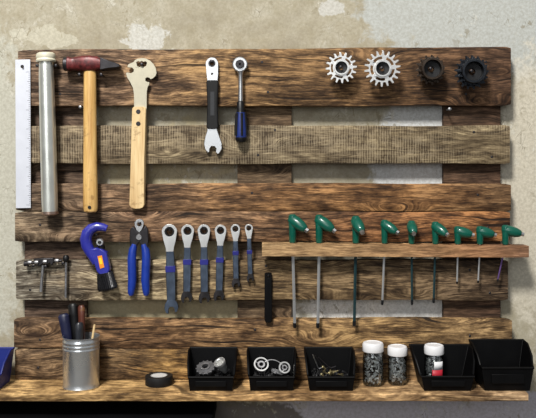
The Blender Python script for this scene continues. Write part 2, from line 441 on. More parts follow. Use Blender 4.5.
# ------------------------------------------------------------------ metal tube (cup remover)
F = Px(46, 60, .0235)
t = thing('metal_tube_tool', 'pale metal tube tool with a flared cream collar hanging between ruler and hammer', 'bike tool', F.loc, (0, -math.radians(1.5), 0))
s = F.s
bm = BM(); lathe(bm, [(6.9*s, -2*s), (7.5*s, -20*s), (7.9*s, -75*s), (8.0*s, -140*s), (7.7*s, -151.5*s), (6.4*s, -151.5*s), (6.4*s, -2*s)], 32, closed=True); link('tube', bm, M['alu'], t)
bm = BM(); lathe(bm, [(0, 7*s), (7.6*s, 7*s), (9.3*s, 5.8*s), (9.7*s, 3*s), (9.0*s, 1.2*s), (9.9*s, -.6*s), (9.2*s, -2.2*s), (7.2*s, -1.6*s), (0, -1.5*s)], 32); link('collar', bm, M['cream'], t)
bm = BM(); lathe(bm, [(6.6*s, -151.6*s), (8.2*s, -151.6*s), (8.2*s, -154*s), (6.9*s, -155*s), (6.6*s, -154*s)], 32, closed=True); link('end_ring', bm, plain('copper_ring', (196,168,152), .3, .9), t)
nail(36.9, 65.4, .024, M['dsteel']); nail(55.3, 65.4, .024, M['dsteel'])

# ------------------------------------------------------------------ hammer
F = Px(90, 64, .019)
t = thing('hammer', 'hammer with a worn red head and pale wooden handle hanging on the top board', 'hammer', F.loc)
s = F.s
bm = BM()
secs = [(-21.8,7.2,7,0),(-20.5,7.4,7.2,0),(-18.5,6.2,6.4,0),(-14,6.6,6.6,.2),(-8,7.6,7.6,.4),(0,8.2,8,.3),(7,7.4,7.4,.3),(13,5.2,6.8,-.5),(20,3.3,6.2,-1.2),(27,1.9,5.6,-2.0),(29.6,1.2,5.2,-2.2)]
rings = []
for x, hz, hy, cz in secs:
    ring = []
    for k in range(16):
        a = 2*PI*k/16; ca, sa = math.cos(a), math.sin(a)
        pw = .6
        ring.append(bm.verts.new((x*s, .5*1.0*hy*s*math.copysign(abs(ca)**pw, ca)*1.9, (cz+hz*math.copysign(abs(sa)**pw, sa))*s)))
    rings.append(ring)
for A, B in zip(rings, rings[1:]):
    for k in range(16): bm.faces.new((A[k], A[(k+1)%16], B[(k+1)%16], B[k]))
bm.faces.new(rings[0]); bm.faces.new(list(reversed(rings[-1])))
head = link('hammer_head', bm, M['red'], t); head.scale = (1, 1, 1)
# bare steel face and pein shown as separate worn pieces
bm = BM(); lathe(bm, [(0,0),(6.2*s,0),(7.1*s,.8*s),(7.1*s,4.0*s),(0,4.0*s)], 24, TR(-26*s, 0, 0) @ RY(PI/2)); o = link('striking_face', bm, M['dsteel'], t); o['label'] = 'bare dark steel striking face'
bm = BM()
vs = []
for x, hz, hy, cz in ((11.5,6.3,7.2,-.4),(20,3.7,6.6,-1.2),(27.5,2.2,6.1,-2.0),(30.6,1.2,5.6,-2.2)):
    vs.append([bm.verts.new((x*s, sy*hy*s, (cz+sz*hz)*s)) for sy, sz in ((-1,-1),(1,-1),(1,1),(-1,1))])
for A, B in zip(vs, vs[1:]):
    for k in range(4): bm.faces.new((A[k], A[(k+1)%4], B[(k+1)%4], B[k]))
bm.faces.new(vs[0]); bm.faces.new(vs[-1])
o = link('pein', bm, M['dsteel'], t, .001); o['label'] = 'bare dark steel wedge pein'
bm = BM()
hp = [(0, -4, 5.6), (0, -8.5, 6.2), (0, -30, 6.4), (.1, -60, 6.6), (.2, -95, 6.9), (.4, -125, 7.3), (.6, -143, 7.4), (.6, -147.2, 6.6), (.6, -148.6, 4.5)]
tube(bm, [(x*s, 0, z*s) for x, z, r in hp], [r*s for x, z, r in hp], 20, .78)
link('handle', bm, M['hw'], t)
bm = BM(); lathe(bm, [(0, 0), (1.7*s, 0), (1.7*s, .001), (0, .001)], 14, TR(.8*s, -5.62*s, -143*s) @ RX(PI/2)); o = link('hanging_hole', bm, M['black'], t)
nail(79, 74.5, .024, M['dsteel']); nail(101, 74.5, .024, M['dsteel'])

# ------------------------------------------------------------------ flat wrench with wooden handle
F = Px(141, 63, .009)
t = thing('headset_wrench', 'flat pale steel multi-jaw wrench head riveted to a wooden handle, beside the hammer', 'wrench', F.loc)
out = [(133.6,62.2),(135.2,60),(138,58.8),(142,58.2),(146,58.6),(150,60.6),(153.6,64),(156,68.4),(156.8,73),(155.8,76),(153,78.6),(150.6,79.4),(149.6,78),(147.2,77.4),(145.6,78.6),(145.6,81),(147.4,82),(149.6,82.2),(149.4,84.5),(147.8,87.5),(147,92),(146.8,110),(146.4,118),(134.4,118),(134.2,110),(134.0,94),(133,88),(130,82),(127.2,77.5),(126,73.4),(127.6,72.4),(131,73.4),(133.6,72),(134,69.6),(132,67.8),(128.4,67.6),(127.4,66.4),(128.4,64.6),(131,63.2)]
slot = [(136.4,62.4),(138.4,61.2),(140,62.2),(142,61.2),(144,62.2),(145.6,61.4),(147.2,62.8),(146,66.2),(143.6,67.2),(141.8,66),(140,67.2),(137.4,66.4)]
bm = BM(); prism(bm, [F(out), F(slot)], -.002, .002); link('steel_head', bm, plain('pale_flat_steel', (186,180,160), .5, .5, .1, 50), t, .0006)
bm = BM(); s = F.s
def hsec(y0, y1, x0a, x1a, x0b, x1b, bm):
    a = [(x0a,y0),(x1a,y0)]; b = [(x1b,y1),(x0b,y1)]
    pts = F([(x0a,y0+1.5),(x0a+2,y0),(x1a-2,y0),(x1a,y0+1.5),(x1b+.1,(y0+y1)/2),(x1b,y1-4),(x1b-1.5,y1-1),(x1b-4,y1),(x0b+4,y1),(x0b+1.5,y1-1),(x0b,y1-4)])
    prism(bm, [pts], -.0085, -.0022)
hsec(107, 208.5, 132.8, 146.6, 130, 145, bm)
link('handle', bm, M['hw2'], t, .0045, seg=4)
bm = BM()
prism(bm, [F([(132.8,108.5),(134.8,107),(144.6,107),(146.6,108.5),(145,204.5),(141,208.5),(134,208.5),(130,204.5)])], .0022, .0066)
link('handle_back', bm, M['hw2'], t, .002)
for py in (112, 124):
    bm = BM(); lathe(bm, [(0,0),(2.0*s,0),(2.3*s,.0008),(2.3*s,.0014),(0,.0014)], 16, Matrix.Translation(F.p(139, py, .0096)) @ RX(-PI/2)); link('rivet', bm, M['dsteel'], t)
nail(141.6, 64.2, .016, M['dsteel'])

# ------------------------------------------------------------------ pedal wrench with black grip
F = Px(212, 63.5, .008)
t = thing('pedal_wrench', 'flat silver spanner with black rubber grip, ring end up and open jaw down', 'wrench', F.loc)
s = F.s
ringo = circ(212, 64, 6.6, 20, -PI*.0, -PI*.0+PI*1.0)  # upper half (drawn in px, y down)
up = [(212+6.2*math.cos(a), 64-6.4*math.sin(a)) for a in [PI*i/16 for i in range(17)]]
out = up + [(206.6,74),(207.6,82),(207.6,92),(217.4,92),(217.4,82),(218.2,74)]
bm = BM(); prism(bm, [F(out), F(circ(212,63.6,3.6,12)), F(circ(212.1,74,1.1,8))], -.0025, .0025); link('ring_end', bm, M['steel'], t, .0008)
bm = BM(); lathe(bm, [(2.2*s,-.0032),(3.5*s,-.0032),(3.5*s,.0022),(2.2*s,.0022)], 12, TR(0,0,-.1*s) @ RX(PI/2), closed=True); link('socket_insert', bm, M['dsteel'], t)
bm = BM(); prism(bm, [F([(207.8,118),(216.8,118),(217.2,130),(219.6,137),(221.8,143),(222,149),(219.4,153.4),(217,154),(215.8,152),(216.4,148.6),(214.6,146.4),(211.4,146.4),(209.8,148.6),(209.6,152.2),(207.6,152.4),(205.2,149.4),(204,144),(205.2,137.4),(207.4,130)])], -.0025, .0025); link('open_jaw', bm, M['steel'], t, .0008)
bm = BM(); prism(bm, [F([(207,80.4),(217.8,80.4),(218.7,82.2),(218.4,90),(217.8,104),(218.4,120),(218.8,127),(217.8,129),(207.6,129),(206.6,127),(206.9,120),(207.4,104),(206.8,90),(206.4,82.2)])], -.006, .006); gp = link('rubber_grip', bm, M['rubber'], t, .0028, seg=3)
bm = BM(); prism(bm, [F([(210.6,92),(214.6,92),(214.6,116),(210.6,116)])], -.0066, -.0059); link('grip_inlay', bm, plain('grey_inlay', (32,34,38), .5), gp, .0006)
nail(212, 61.2, .014, M['dsteel'], .0013, .0028)

# ------------------------------------------------------------------ ratchet
F = Px(240, 64.5, .015)
t = thing('socket_ratchet', 'chrome socket ratchet with a blue and black grip hanging head up', 'ratchet', F.loc)
s = F.s
bm = BM()
lathe(bm, [(2.6*s,-.007),(6.4*s,-.007),(7.4*s,-.0055),(7.5*s,.003),(6.6*s,.0045),(2.6*s,.0045)], 32, RX(PI/2), closed=True)
link('ratchet_head', bm, M['steel'], t)
bm = BM(); lathe(bm, [(1.2*s,-.0085),(4.2*s,-.0085),(4.4*s,-.0071),(1.2*s,-.0071)], 24, RX(PI/2) @ RX(PI) @ TR(0,0,-.0006) if False else RX(PI/2) @ Matrix.Scale(-1,4,(0,0,1)), closed=True); link('direction_dial', bm, M['dsteel'], t)
bm = BM(); tube(bm, [(.4*s,0,-6.8*s),(.5*s,0,-10*s),(.6*s,0,-20*s),(.6*s,0,-38*s)], [3.2*s,2.3*s,2.3*s,2.6*s], 16); link('shank', bm, M['steel'], t)
bm = BM(); tube(bm, [(.6*s,0,-36.6*s),(.6*s,0,-38*s),(.6*s,0,-46*s),(.7*s,0,-48*s)], [2.8*s,3.8*s,3.9*s,4.4*s], 18); link('grip_collar', bm, M['black'], t)
bm = BM(); tube(bm, [(.7*s,0,-48*s),(.8*s,0,-56*s),(1*s,0,-64*s),(1.1*s,0,-71*s),(1.1*s,0,-73*s)], [4.5*s,5.2*s,5.7*s,5.9*s,5.6*s], 20); g = link('grip', bm, M['dblue'], t)
for a in range(6):
    an = a*PI/3+.3
    bm = BM(); tube(bm, [((.8+r*math.cos(an))*s, -r*math.sin(an)*s, z*s) for r, z in ((4.4,-49),(5.0,-56),(5.5,-64),(5.7,-71))], 1.25*s, 8); link('grip_strip', bm, M['black'], g)
bm = BM(); tube(bm, [(1.1*s,0,-73*s),(1.1*s,0,-75*s),(1.1*s,0,-77.5*s)], [5.9*s,5.9*s,4.6*s], 20); link('end_cap', bm, M['black'], t)
nail(240, 62.8, .022, M['dsteel'], .0013, .0028)

# ------------------------------------------------------------------ freewheel sprockets
def gear(bm, r, teeth, y0, y1, hole, rot=0, depth=.17, cut=0):
    pts = []
    for i in range(teeth):
        a = 2*PI*(i+rot)/teeth; w = 2*PI/teeth
        for f, k in ((-.5, 1-depth), (-.28, 1-depth*.92), (-.14, 1-.02), (.10, 1.0), (.24, 1-depth*.9)):
            pts.append((r*k*math.cos(a+f*w), r*k*math.sin(a+f*w)))
    loops = [pts, circ(0, 0, hole, 32)]
    if cut:
        for i in range(cut):
            a0 = 2*PI*i/cut+.20; a1 = a0+2*PI/cut-.40; ra, rb_ = hole+ (r*(1-depth)-hole)*.22, hole+(r*(1-depth)-hole)*.74
            loops.append([(ra*math.cos(a0+(a1-a0)*k/6), ra*math.sin(a0+(a1-a0)*k/6)) for k in range(7)] + [(rb_*math.cos(a1-(a1-a0)*k/6), rb_*math.sin(a1-(a1-a0)*k/6)) for k in range(7)])
    prism(bm, loops, y0, y1)
def sprocket(label, px, py, rpx, teeth, mat, hubmat, hub, deep, hang=(0, -3)):
    F = Px(px, py, .03); s = F.s
    t = thing('freewheel_sprocket', label, 'sprocket', F.loc, (0, random.uniform(-.2,.2), 0), 'bicycle sprockets on the top board')
    r = rpx*s
    n = 3 if deep else 1
    for i in range(n):
        rr = r*(1-.11*(n-1-i)) if deep else r*(1-.10*(n-1-i))
        bm = BM(); y = -.006 + i*.0055
        y = y if not deep else -.010+i*.0065
        gear(bm, rr, teeth-(n-1-i), y, y+(.0022 if deep else .004), hub*s*1.0, i*.35, .19 if deep else .26, 0 if deep else 5)
        g = link('toothed_ring', bm, mat, t, .0003)
    bm = BM(); f = -.017 if deep else -.010
    h = hub*s
    prof = [(h*.80, f), (h*.97, f), (h*1.0, f+.001), (h*1.0, .006), (h*.80, .006)]
    lathe(bm, [(a, -b) for a, b in prof], 36, RX(PI/2), closed=True); link('hub', bm, hubmat, t)
    bm = BM(); lathe(bm, [(a, -b) for a, b in [(h*.28, -.001), (h*.79, -.002), (h*.79, .006), (h*.28, .006)]], 24, RX(PI/2), closed=True); link('bearing_ring', bm, M['black'], t)
    nail(px+hang[0], py+hang[1]*.4, .040, M['dsteel'], .0018, .0030)
sprocket('silver toothed sprocket hanging beside the larger silver one, smaller of the two silver', 341, 68, 15.6, 16, M['sprocket'], M['sprocket'], 7.6, False)
sprocket('largest silver toothed sprocket, hanging between small silver and brown sprocket', 382, 69, 18.2, 18, M['sprocket'], M['sprocket'], 8.4, False)
sprocket('brownish dark steel sprocket hanging beside the blued black one', 431, 69.5, 15.2, 15, M['bronze'], M['bronze'], 11.0, True)
sprocket('bluish black steel sprocket hanging nearest the end of the top board', 472, 72, 17.4, 17, M['gun'], M['gun'], 12.0, True)

# ------------------------------------------------------------------ tube cutter
F = Px(98, 240, .0225); s = F.s
t = thing('pipe_cutter', 'blue C-shaped pipe cutter with orange label and black knurled knob', 'pipe cutter', F.loc)
bm = BM()
arc = [(107.0,228.6,3.4),(103,227.2,4.0),(97,226.6,4.6),(91.4,228.6,5.2),(87.4,233,5.8),(85.8,239,6.0),(86.8,245.4,5.8),(89.6,251,5.4),(93,256,5.2),(97,262,5.2)]
tube(bm, [F.p(x, y, 0) for x, y, r in arc], [r*s for x, y, r in arc], 16, .9); link('frame', bm, M['cblue'], t)
bm = BM(); prism(bm, [F([(90.5,249),(96,247.5),(103,248.6),(107.2,252),(110.6,268),(109.5,272.4),(100.6,274.4),(97.6,271)])], -.0095, .0095); bd = link('slide_body', bm, M['cblue'], t, .003, seg=3)
bm = BM(); prism(bm, [F([(98.6,255.6),(103.0,254.8),(105.4,266.6),(101.2,268)])], -.0101, -.0096); lb = link('label_plate', bm, M['orange'], bd); lb['label'] = 'orange label'
bm = BM(); prism(bm, [F([(99.8,257.4),(102.4,257),(103.8,263),(101.2,263.8)])], -.0104, -.0102); link('label_print', bm, M['yellow'], lb)
bm = BM(); tube(bm, [F.p(101.6,249,.0), F.p(100.4,243,0)], [3.4*s, 3.4*s], 14); link('cutter_holder', bm, M['dsteel'], t)
bm = BM(); lathe(bm, [(0,-.004),(3.2*s,-.004),(3.9*s,-.001),(3.9*s,.001),(3.2*s,.004),(0,.004)], 24, Matrix.Translation(F.p(101, 241.6, .0085)) @ RX(PI/2)); link('cutting_wheel', bm, M['steel'], t)
bm = BM(); lathe(bm, [(0,-.006),(1.7*s,-.006),(1.7*s,.006),(0,.006)], 12, Matrix.Translation(F.p(101, 241.6, .0085)) @ RX(PI/2)); link('wheel_pin', bm, M['dsteel'], t)
bm = BM(); a = F.p(104.6, 272.6, 0); b = F.p(107.8, 289.6, 0); dv = (b-a); Ln = dv.length
mt = Matrix.Translation(a) @ dv.to_track_quat('Z','Y').to_matrix().to_4x4()
n = 26; rings = []
for j in range(9):
    z = Ln*j/8; rg = []
    rr = (7.4+2.4*j/8)*s if j < 8 else 8.6*s
    for k in range(n*2):
        an = 2*PI*k/(n*2); q = rr*(1+(.045 if (k+j) % 2 else -.045))
        rg.append(bm.verts.new(mt @ Vector((q*math.cos(an), q*math.sin(an), z))))
    rings.append(rg)
for A, B in zip(rings, rings[1:]):
    for k in range(2*n): bm.faces.new((A[k], A[(k+1)%(2*n)], B[(k+1)%(2*n)], B[k]))
bm.faces.new(rings[0]); bm.faces.new(rings[-1]); link('knurled_knob', bm, plain('black_knob', (34,34,38), .3, .3, .6, 300), t, smooth=False)
nail(96, 234.8, .020, M['dsteel'])

# ------------------------------------------------------------------ cable cutter pliers
F = Px(139, 228, .012); s = F.s
t = thing('cable_cutter', 'cable cutting pliers with two blue plastic handles and dark steel jaws', 'pliers', F.loc)
bm = BM(); prism(bm, [F([(134.8,226),(134.6,222.4),(136.4,219.8),(139.4,218.8),(142.6,219.6),(144,222),(143.6,226),(141.6,230.4),(139.4,232.6),(136.8,230.6)]), F(circ(139.4,224,2.2,12))], -.0025, .0025); link('cutting_jaw', bm, M['steel'], t, .0007)
bm = BM(); prism(bm, [F([(130.4,229.6),(133,226),(136.6,229.8),(139.4,233.2),(142.2,229.8),(145.8,225.4),(148.2,229.6),(148.8,238),(148.4,247),(143.6,250),(141.4,244.6),(139.6,241.8),(137.6,244.6),(135.4,250),(130.6,247),(129.8,238)])], -.0045, .0045); link('pivot_plates', bm, M['dsteel'], t, .0015)
bm = BM(); lathe(bm, [(0,0),(2.6*s,0),(3.0*s,-.001),(3.0*s,-.002),(0,-.002)], 20, Matrix.Translation(F.p(139.3, 237, .0068)) @ RX(PI/2)); link('pivot_bolt', bm, M['zinc'], t)
for side in (-1, 1):
    bm = BM()
    L = [(4.6,244,3.0),(6.4,250,4.0),(7.2,258,4.4),(7.0,268,4.4),(6.6,280,4.3),(7.2,288,4.0),(7.6,293,3.4),(7.6,295.4,2.2)]
    cx = 139.2
    tube(bm, [F.p(cx-.5*(y-244)/50+side*a, y, 0) for a, y, r in L], [r*s for a, y, r in L], 16, 1.0); link('handle', bm, M['blue'], t)
nail(139.4, 223.2, .018, M['dsteel'], .0013, .0027)

# ------------------------------------------------------------------ six ratchet ring spanners
specs = [  # ring x, y, r, bottom x, bottom y, half width, band y
    (169.6,231.6,7.6,171.6,312.5,4.7,269,'largest ratchet ring spanner, hanging first in the row beside the blue pliers'),
    (187.7,230.8,6.4,186.6,302,3.9,262,'second spanner of the ratchet row, right beside the largest one'),
    (204,230.6,6.3,204.4,302.4,3.9,262,'third spanner of the ratchet row, counted from the largest one'),
    (220.6,230.4,5.8,218.8,300.4,3.7,260,'fourth spanner of the ratchet row, its foot pointing slightly toward the pliers'),
    (235.4,228.8,4.7,236,287,2.9,253,'second smallest ratchet ring spanner, one place before the end of the row'),
    (248.8,228.0,4.0,250.4,281.4,2.5,252,'smallest ratchet ring spanner, last in the row next to the green hex keys')]
for cx, cy, r, bx, by, hw, bandy, lab in specs:
    F = Px(cx, cy, .009); s = F.s; k = r/7.6
    ang = math.atan2(bx-cx, by-cy)
    t = thing('ratchet_spanner', lab, 'spanner', F.loc, (0, -ang if False else -ang, 0), 'ratchet ring spanners in a row')
    Ln = math.hypot(bx-cx, by-cy)
    f = lambda pts: [(x*s, -y*s) for x, y in pts]
    up = [(r*math.cos(a), -r*math.sin(a)) for a in [-.35+(PI+.7)*i/20 for i in range(21)]]
    neck = up + [(-r*.80, r*1.15), (-hw*.86, r*2.1), (-hw*.8, r*2.6), (hw*.8, r*2.6), (hw*.86, r*2.1), (r*.80, r*1.15)]
    bm = BM(); prism(bm, [f(neck), f(circ(0,0,r*.64,24))], -.0042*max(k,.7), .0035*max(k,.7)); link('ring_head', bm, M['sprocket'], t, .0008)
    bm = BM(); gl = []
    for i in range(12):
        a = 2*PI*i/12; gl += [(r*.50*math.cos(a), r*.50*math.sin(a)), (r*.40*math.cos(a+PI/12), r*.40*math.sin(a+PI/12))]
    prism(bm, [f(circ(0,0,r*.63,24)), f(gl)], -.0036*max(k,.7), .003*max(k,.7)); link('ratchet_insert', bm, M['black'], t)
    y0 = r*2.55; yb = bandy-cy; je = Ln-2.0*hw
    bm = BM(); prism(bm, [f([(-hw*.80,y0),(-hw*.95,yb-3),(-hw,yb+4),(-hw*.9,je-2),(hw*.9,je-2),(hw,yb+4),(hw*.95,yb-3),(hw*.80,y0)])], -.0030*max(k,.7), .0026*max(k,.7)); link('shank', bm, M['wrench'], t, .0014, seg=3)
    bm = BM(); prism(bm, [f([(-hw*1.06,yb-2.6*k-.6),(hw*1.06,yb-2.6*k-.6),(hw*1.06,yb+2.6*k+.6),(-hw*1.06,yb+2.6*k+.6)])], -.0036*max(k,.7), .0031*max(k,.7)); o = link('blue_band', bm, M['band'], t, .0008); 
    J = hw*1.42
    bm = BM(); prism(bm, [f([(-hw*.85,je-3),(-J*.95,je+hw*.2),(-J*1.05,je+hw*1.1),(-J*.8,je+hw*2.1),(-J*.45,je+hw*2.2),(-J*.42,je+hw*1.2),(-J*.2,je+hw*.75),(J*.25,je+hw*.75),(J*.45,je+hw*1.2),(J*.52,je+hw*2.0),(J*.85,je+hw*1.8),(J*1.05,je+hw*.9),(J*.95,je+hw*.1),(hw*.85,je-3)])], -.0032*max(k,.7), .0028*max(k,.7)); link('open_jaw', bm, M['dsteel'] if r < 7 else M['wrench'], t, .0006)
    nail(cx, cy-r*.2, .015, M['dsteel'], .0011, .0011+.0010*k)

# ------------------------------------------------------------------ chain tool and small T bar on the left
F = Px(44, 262, .012); s = F.s
t = thing('chain_breaker', 'small dark steel chain breaker with hanging handle bar on the left of the lower board', 'bike tool', F.loc)
bm = BM(); tube(bm, [F.p(25.5,263.2), F.p(62,260.6)], 1.5*s, 12); link('threaded_screw', bm, M['dsteel'], t)
bm = BM()
prism(bm, [F([(34,258.4),(54,257.6),(54.6,261),(52.4,265.6),(50,262.8),(47,265.4),(44.4,262.8),(40,266),(35,264.6)])], -.005, .005); link('tool_body', bm, M['dsteel'], t, .0012)
for x in (30, 37.5, 46, 57):
    bm = BM(); lathe(bm, [(0,-1.8*s),(2.1*s,-1.8*s),(2.4*s,0),(2.1*s,1.8*s),(0,1.8*s)], 14, Matrix.Translation(F.p(x, 262.8-(x-26)*.07, .0054 if 34 < x < 54 else 0)) @ RY(PI/2)); link('collar', bm, M['zinc'], t)
bm = BM(); tube(bm, [F.p(43.2,265), F.p(42,278), F.p(41,291.6)], [1.5*s, 1.5*s, 1.7*s], 12); link('handle_bar', bm, M['zinc'], t)
bm = BM(); tube(bm, [F.p(24.4,263.8), F.p(28.4,263.4)], [2.8*s, 2.8*s], 12); link('screw_knob', bm, M['dsteel'], t)
nail(45, 266.8, .020, M['dsteel'])
nail(33, 266.0, .020, M['dsteel'])
F = Px(66, 258, .010); s = F.s
t = thing('punch_rod', 'thin upright steel rod with a dark knob on top, beside the chain breaker', 'rod', F.loc)
bm = BM(); tube(bm, [F.p(66.2,262), F.p(65.8,297.6)], 1.35*s, 12); link('shaft', bm, M['zinc'], t)
bm = BM(); lathe(bm, [(0,3*s),(2.2*s,2.6*s),(3.3*s,.5*s),(3.1*s,-2.4*s),(1.6*s,-4.2*s),(0,-4.2*s)], 18); link('knob', bm, M['black'], t)
nail(62.6, 263.4, .016, M['dsteel'])

# ------------------------------------------------------------------ black bar
F = Px(268, 276, .006); s = F.s
t = thing('tire_lever', 'plain flat black bar hanging upright beside the longest green hex keys', 'lever', F.loc)
bm = BM(); prism(bm, [F([(264.6,273.4),(265.4,272.6),(271,272.6),(271.8,273.4),(272.2,319),(271,322.4),(265.6,322.4),(264.4,319)]), F(circ(268.2,276.2,1.2,10))], -.003, .003); link('bar', bm, M['bin'], t, .001)
bm = BM(); prism(bm, [F([(267.4,281),(269,281),(269.2,312),(267.4,312)])], -.0036, -.0031); link('center_rib', bm, M['bin'], t, .0003)
nail(268.2, 275.6, .012, M['dsteel'], .0011, .0018)

# ------------------------------------------------------------------ rail and green hex keys
keys = [ # grip x, top y, arm yaw (0 = toward the right, 90 = toward the viewer), arm size, tip x, tip y, shaft material, label
    (292.6,214,28,1.0,294.8,328,'steel','biggest green handled hex key, first on the rail nearest the spanners'),
    (319.2,214.4,22,1.0,317.8,328,'steel','green handled hex key with long bright shaft, second on the rail'),
    (355.8,215.6,72,.95,354.2,326,'teal','green hex key pointing its arm outward with a long dark shaft reaching the lowest gap'),
    (384.6,219.6,35,.85,382.2,305,'steel','green hex key with bright medium shaft, fourth along the rail from the spanners'),
    (411.6,220.4,92,.8,412,305,'teal','green hex key with arm facing straight out and dark medium shaft'),
    (435.4,221.4,48,.85,433.6,303,'teal','green hex key with dark medium shaft, just before the three short ones'),
    (457.8,226,12,.8,457,284,'steel','green hex key with short bright shaft, first of the three short ones'),
    (480,226,8,.8,478,283,'steel','green hex key with short bright shaft, middle one of the three short ones'),
    (505.4,224.8,8,.9,497.4,281.6,'purple','green hex key with short violet shaft, leaning, last at the end of the rail')]
RD = .036; KD = .018
rail_top = lambda px: 243.6+(px-262)/267*2.4     # row at the front face
RS = S(RD)
F = Px(395, 250, RD)
rail = thing('wooden_rail', 'narrow light wooden rail fixed across the pallet holding the green hex keys', 'rail', (0, 0, ZC))
ztop = lambda px: (HR-rail_top(px))*RS
holes = []
for k in keys:
    hx = (k[0]-268)*S(KD)
    holes.append([(hx+.0042*math.cos(2*PI*i/12), -KD+.0042*math.sin(2*PI*i/12)) for i in range(12)])
bm = BM(); rnd = random.Random(3)
x0, x1 = (262-268)*RS, (529-268)*RS
n = 40
outl = [(x0+(x1-x0)*i/n, -RD+rnd.uniform(-.0004,.0004)) for i in range(n+1)] + [(x1-(x1-x0)*i/n, -.0005) for i in range(n+1)]
vs = prism(bm, [outl]+holes, -.0245, 0, 'XY')
for v in vs:
    px = v.co.x/RS+268; v.co.z += ztop(px) + (0.0 if v.co.z > -.01 else (px-262)/267*.002) + rnd.uniform(-.0003,.0003)
link('rail_board', bm, wood('rail_wood', [(0,(172,144,106)), (.45,(170,134,94)), (.75,(168,124,84)), (.9,(164,112,76)), (1,(118,80,58))], 41, contrast=.5, knots=.4, cracks=.4), rail, .0008)
for gx, ty, yaw, sc, tx, tipy, sm, lab in keys:
    s = S(KD)
    base = Vector(((gx-268)*s, -KD, ZC+ztop((gx-268)*s/RS+268)+.0006))
    t = thing('hex_key', lab, 'hex key', base, (0,0,0), 'green handled hex keys on the rail')
    H = (base.z - (ZC+(HR-ty)*s))*-1                       # handle height
    r = 3.9*s*(.84+.16*sc) if sc > .9 else 3.5*s
    y = math.radians(yaw); phi = math.radians(34 if sc > .9 else (28 if tipy > 300 else 15))
    lean = Vector((0,0,1))
    bm = BM()
    a = Vector((0,0,.0005)); top = Vector((0,0,H-r*.9))
    rr = r*.94
    tube(bm, [a, a+Vector((0,0,.002)), a.lerp(top,.5), top-Vector((0,0,.001)), top+Vector((0,0,r*.5)), top+Vector((0,0,r*.85))], [rr*.85, rr*.95, rr, rr*1.2, rr*1.1, rr*.7], 18, 1.15)
    ad = Vector((math.cos(y)*math.cos(phi), -math.sin(y)*math.cos(phi), -math.sin(phi)))
    AL = 17.5*s*sc
    st = top + Vector((0,0,-.5*r)) - ad*r*.2
    cap_tube(bm, [st, st+ad*AL*.3, st+ad*AL*.7, st+ad*AL*.92], [r*1.35, r*1.55, r*1.42, r*1.1], 18, .95)
    c0 = top+Vector((0,0,-r*2.0)); tube(bm, [c0, c0.lerp(st+ad*AL*.55, .5), st+ad*AL*.6], [r*.8, r*.95, r*.7], 14)
    link('grip', bm, M['green'], t)
    e = st+ad*(AL*.92+r*.6)
    bm = BM(); tube(bm, [e-ad*.002, e+ad*.0055*sc], [r*.68, r*.62], 6)
    link('short_hex_end', bm, M['steel'], t)
    bm = BM()
    tip = Vector(((tx-268)*s, -KD, ZC+(HR-tipy)*s)) - base
    w = .0031 if sc > .9 else (.0023 if tipy > 300 else .0017)
    cut = tip.normalized()*(.010 if tipy > 300 else .005)
    tube(bm, [(0,0,0), tip-cut], w, 6); link('shaft', bm, M['sprocket'] if sm == 'steel' else M[sm], t, smooth=False)
    bm = BM(); tube(bm, [tip-cut, tip-cut*.3, tip], [w*1.15, w*1.15, w*.8], 8); link('tip', bm, M['black'], t)

# ------------------------------------------------------------------ things on the shelf
def shelf_pt(px, d): return Vector(((px-268)*S(d), -d, ZS))
# tin can
can = thing('tin_can', 'ribbed silver tin can holding tool handles on the shelf', 'can', shelf_pt(81.2, .0445))
R = .0345; Hc = .098
bm = BM()
prof = [(0,.0008),(R-.003,.0008),(R,.0004),(R+.0008,.0022),(R,.004),(R,.012)]
for z in (.075, .082, .089): prof += [(R,z-.003),(R+.0009,z-.0012),(R+.0009,z+.0008),(R,z+.0022)]
prof += [(R,Hc-.002),(R+.0012,Hc-.001),(R+.0012,Hc),(R-.0004,Hc+.0003),(R-.001,Hc-.001),(R-.0012,.003),(0,.003)]
lathe(bm, prof, 56); link('can_body', bm, M['tin'], can)
def in_can(name, label, cat, bx, by, tx, ty, Lz, build):
    """a tool standing in the can: foot at (bx,by), leaning to (tx,ty) at height Lz, measured from the can's centre"""
    a = Vector((bx, by, .0038)); b = Vector((tx, ty, Lz)); d = b-a
    t = thing(name, label, cat, can.location+a, (0,0,0)); t.rotation_mode = 'QUATERNION'
    t.rotation_quaternion = d.to_track_quat('Z', 'X'); build(t, d.length); return t
def file_tool(mat, rr, hl, flat=.8):
    def f(t, L):
        bm = BM(); box(bm, (-.004,-.0015,0), (.004,.0015,L-hl)); link('blade', bm, M['dsteel'], t, .0005)
        bm = BM(); tube(bm, [(0,0,L-hl),(0,0,L-hl*.93),(0,0,L-hl*.6),(0,0,L-hl*.3),(0,0,L-.004),(0,0,L)], [rr*.6,rr*.8,rr*.95,rr,rr*1.05,rr*.7], 16, flat); link('handle', bm, mat, t)
    return f
in_can('file', 'tool with wide dark navy handle leaning out over the edge of the tin can', 'file', -.012, .006, -.037, .008, .139, file_tool(plain('navy_handle', (24,28,58), .45), .0105, .060))
in_can('screwdriver', 'tall black handled tool standing in the tin can', 'screwdriver', -.004, .012, -.021, .016, .158, file_tool(M['black'], .0095, .080))
in_can('chisel', 'tool with red brown handle standing in the tin can', 'chisel', .002, .008, -.003, .013, .155, file_tool(M['brown'], .0078, .070))
in_can('putty_knife', 'short dark grey handled tool standing in front inside the tin can', 'tool', -.002, -.012, -.001, -.009, .126, file_tool(plain('dark_grey_handle', (44,46,52), .35), .0085, .050))
def stick(t, L):
    bm = BM(); tube(bm, [(0,0,0),(0,0,L-.006),(0,0,L)], [.0022,.0022,.0016], 8); link('pencil_stick', bm, M['hw2'], t)
in_can('wooden_stick', 'thin pale wooden stick leaning out of the tin can', 'stick', .010, -.010, .027, -.004, .121, stick)

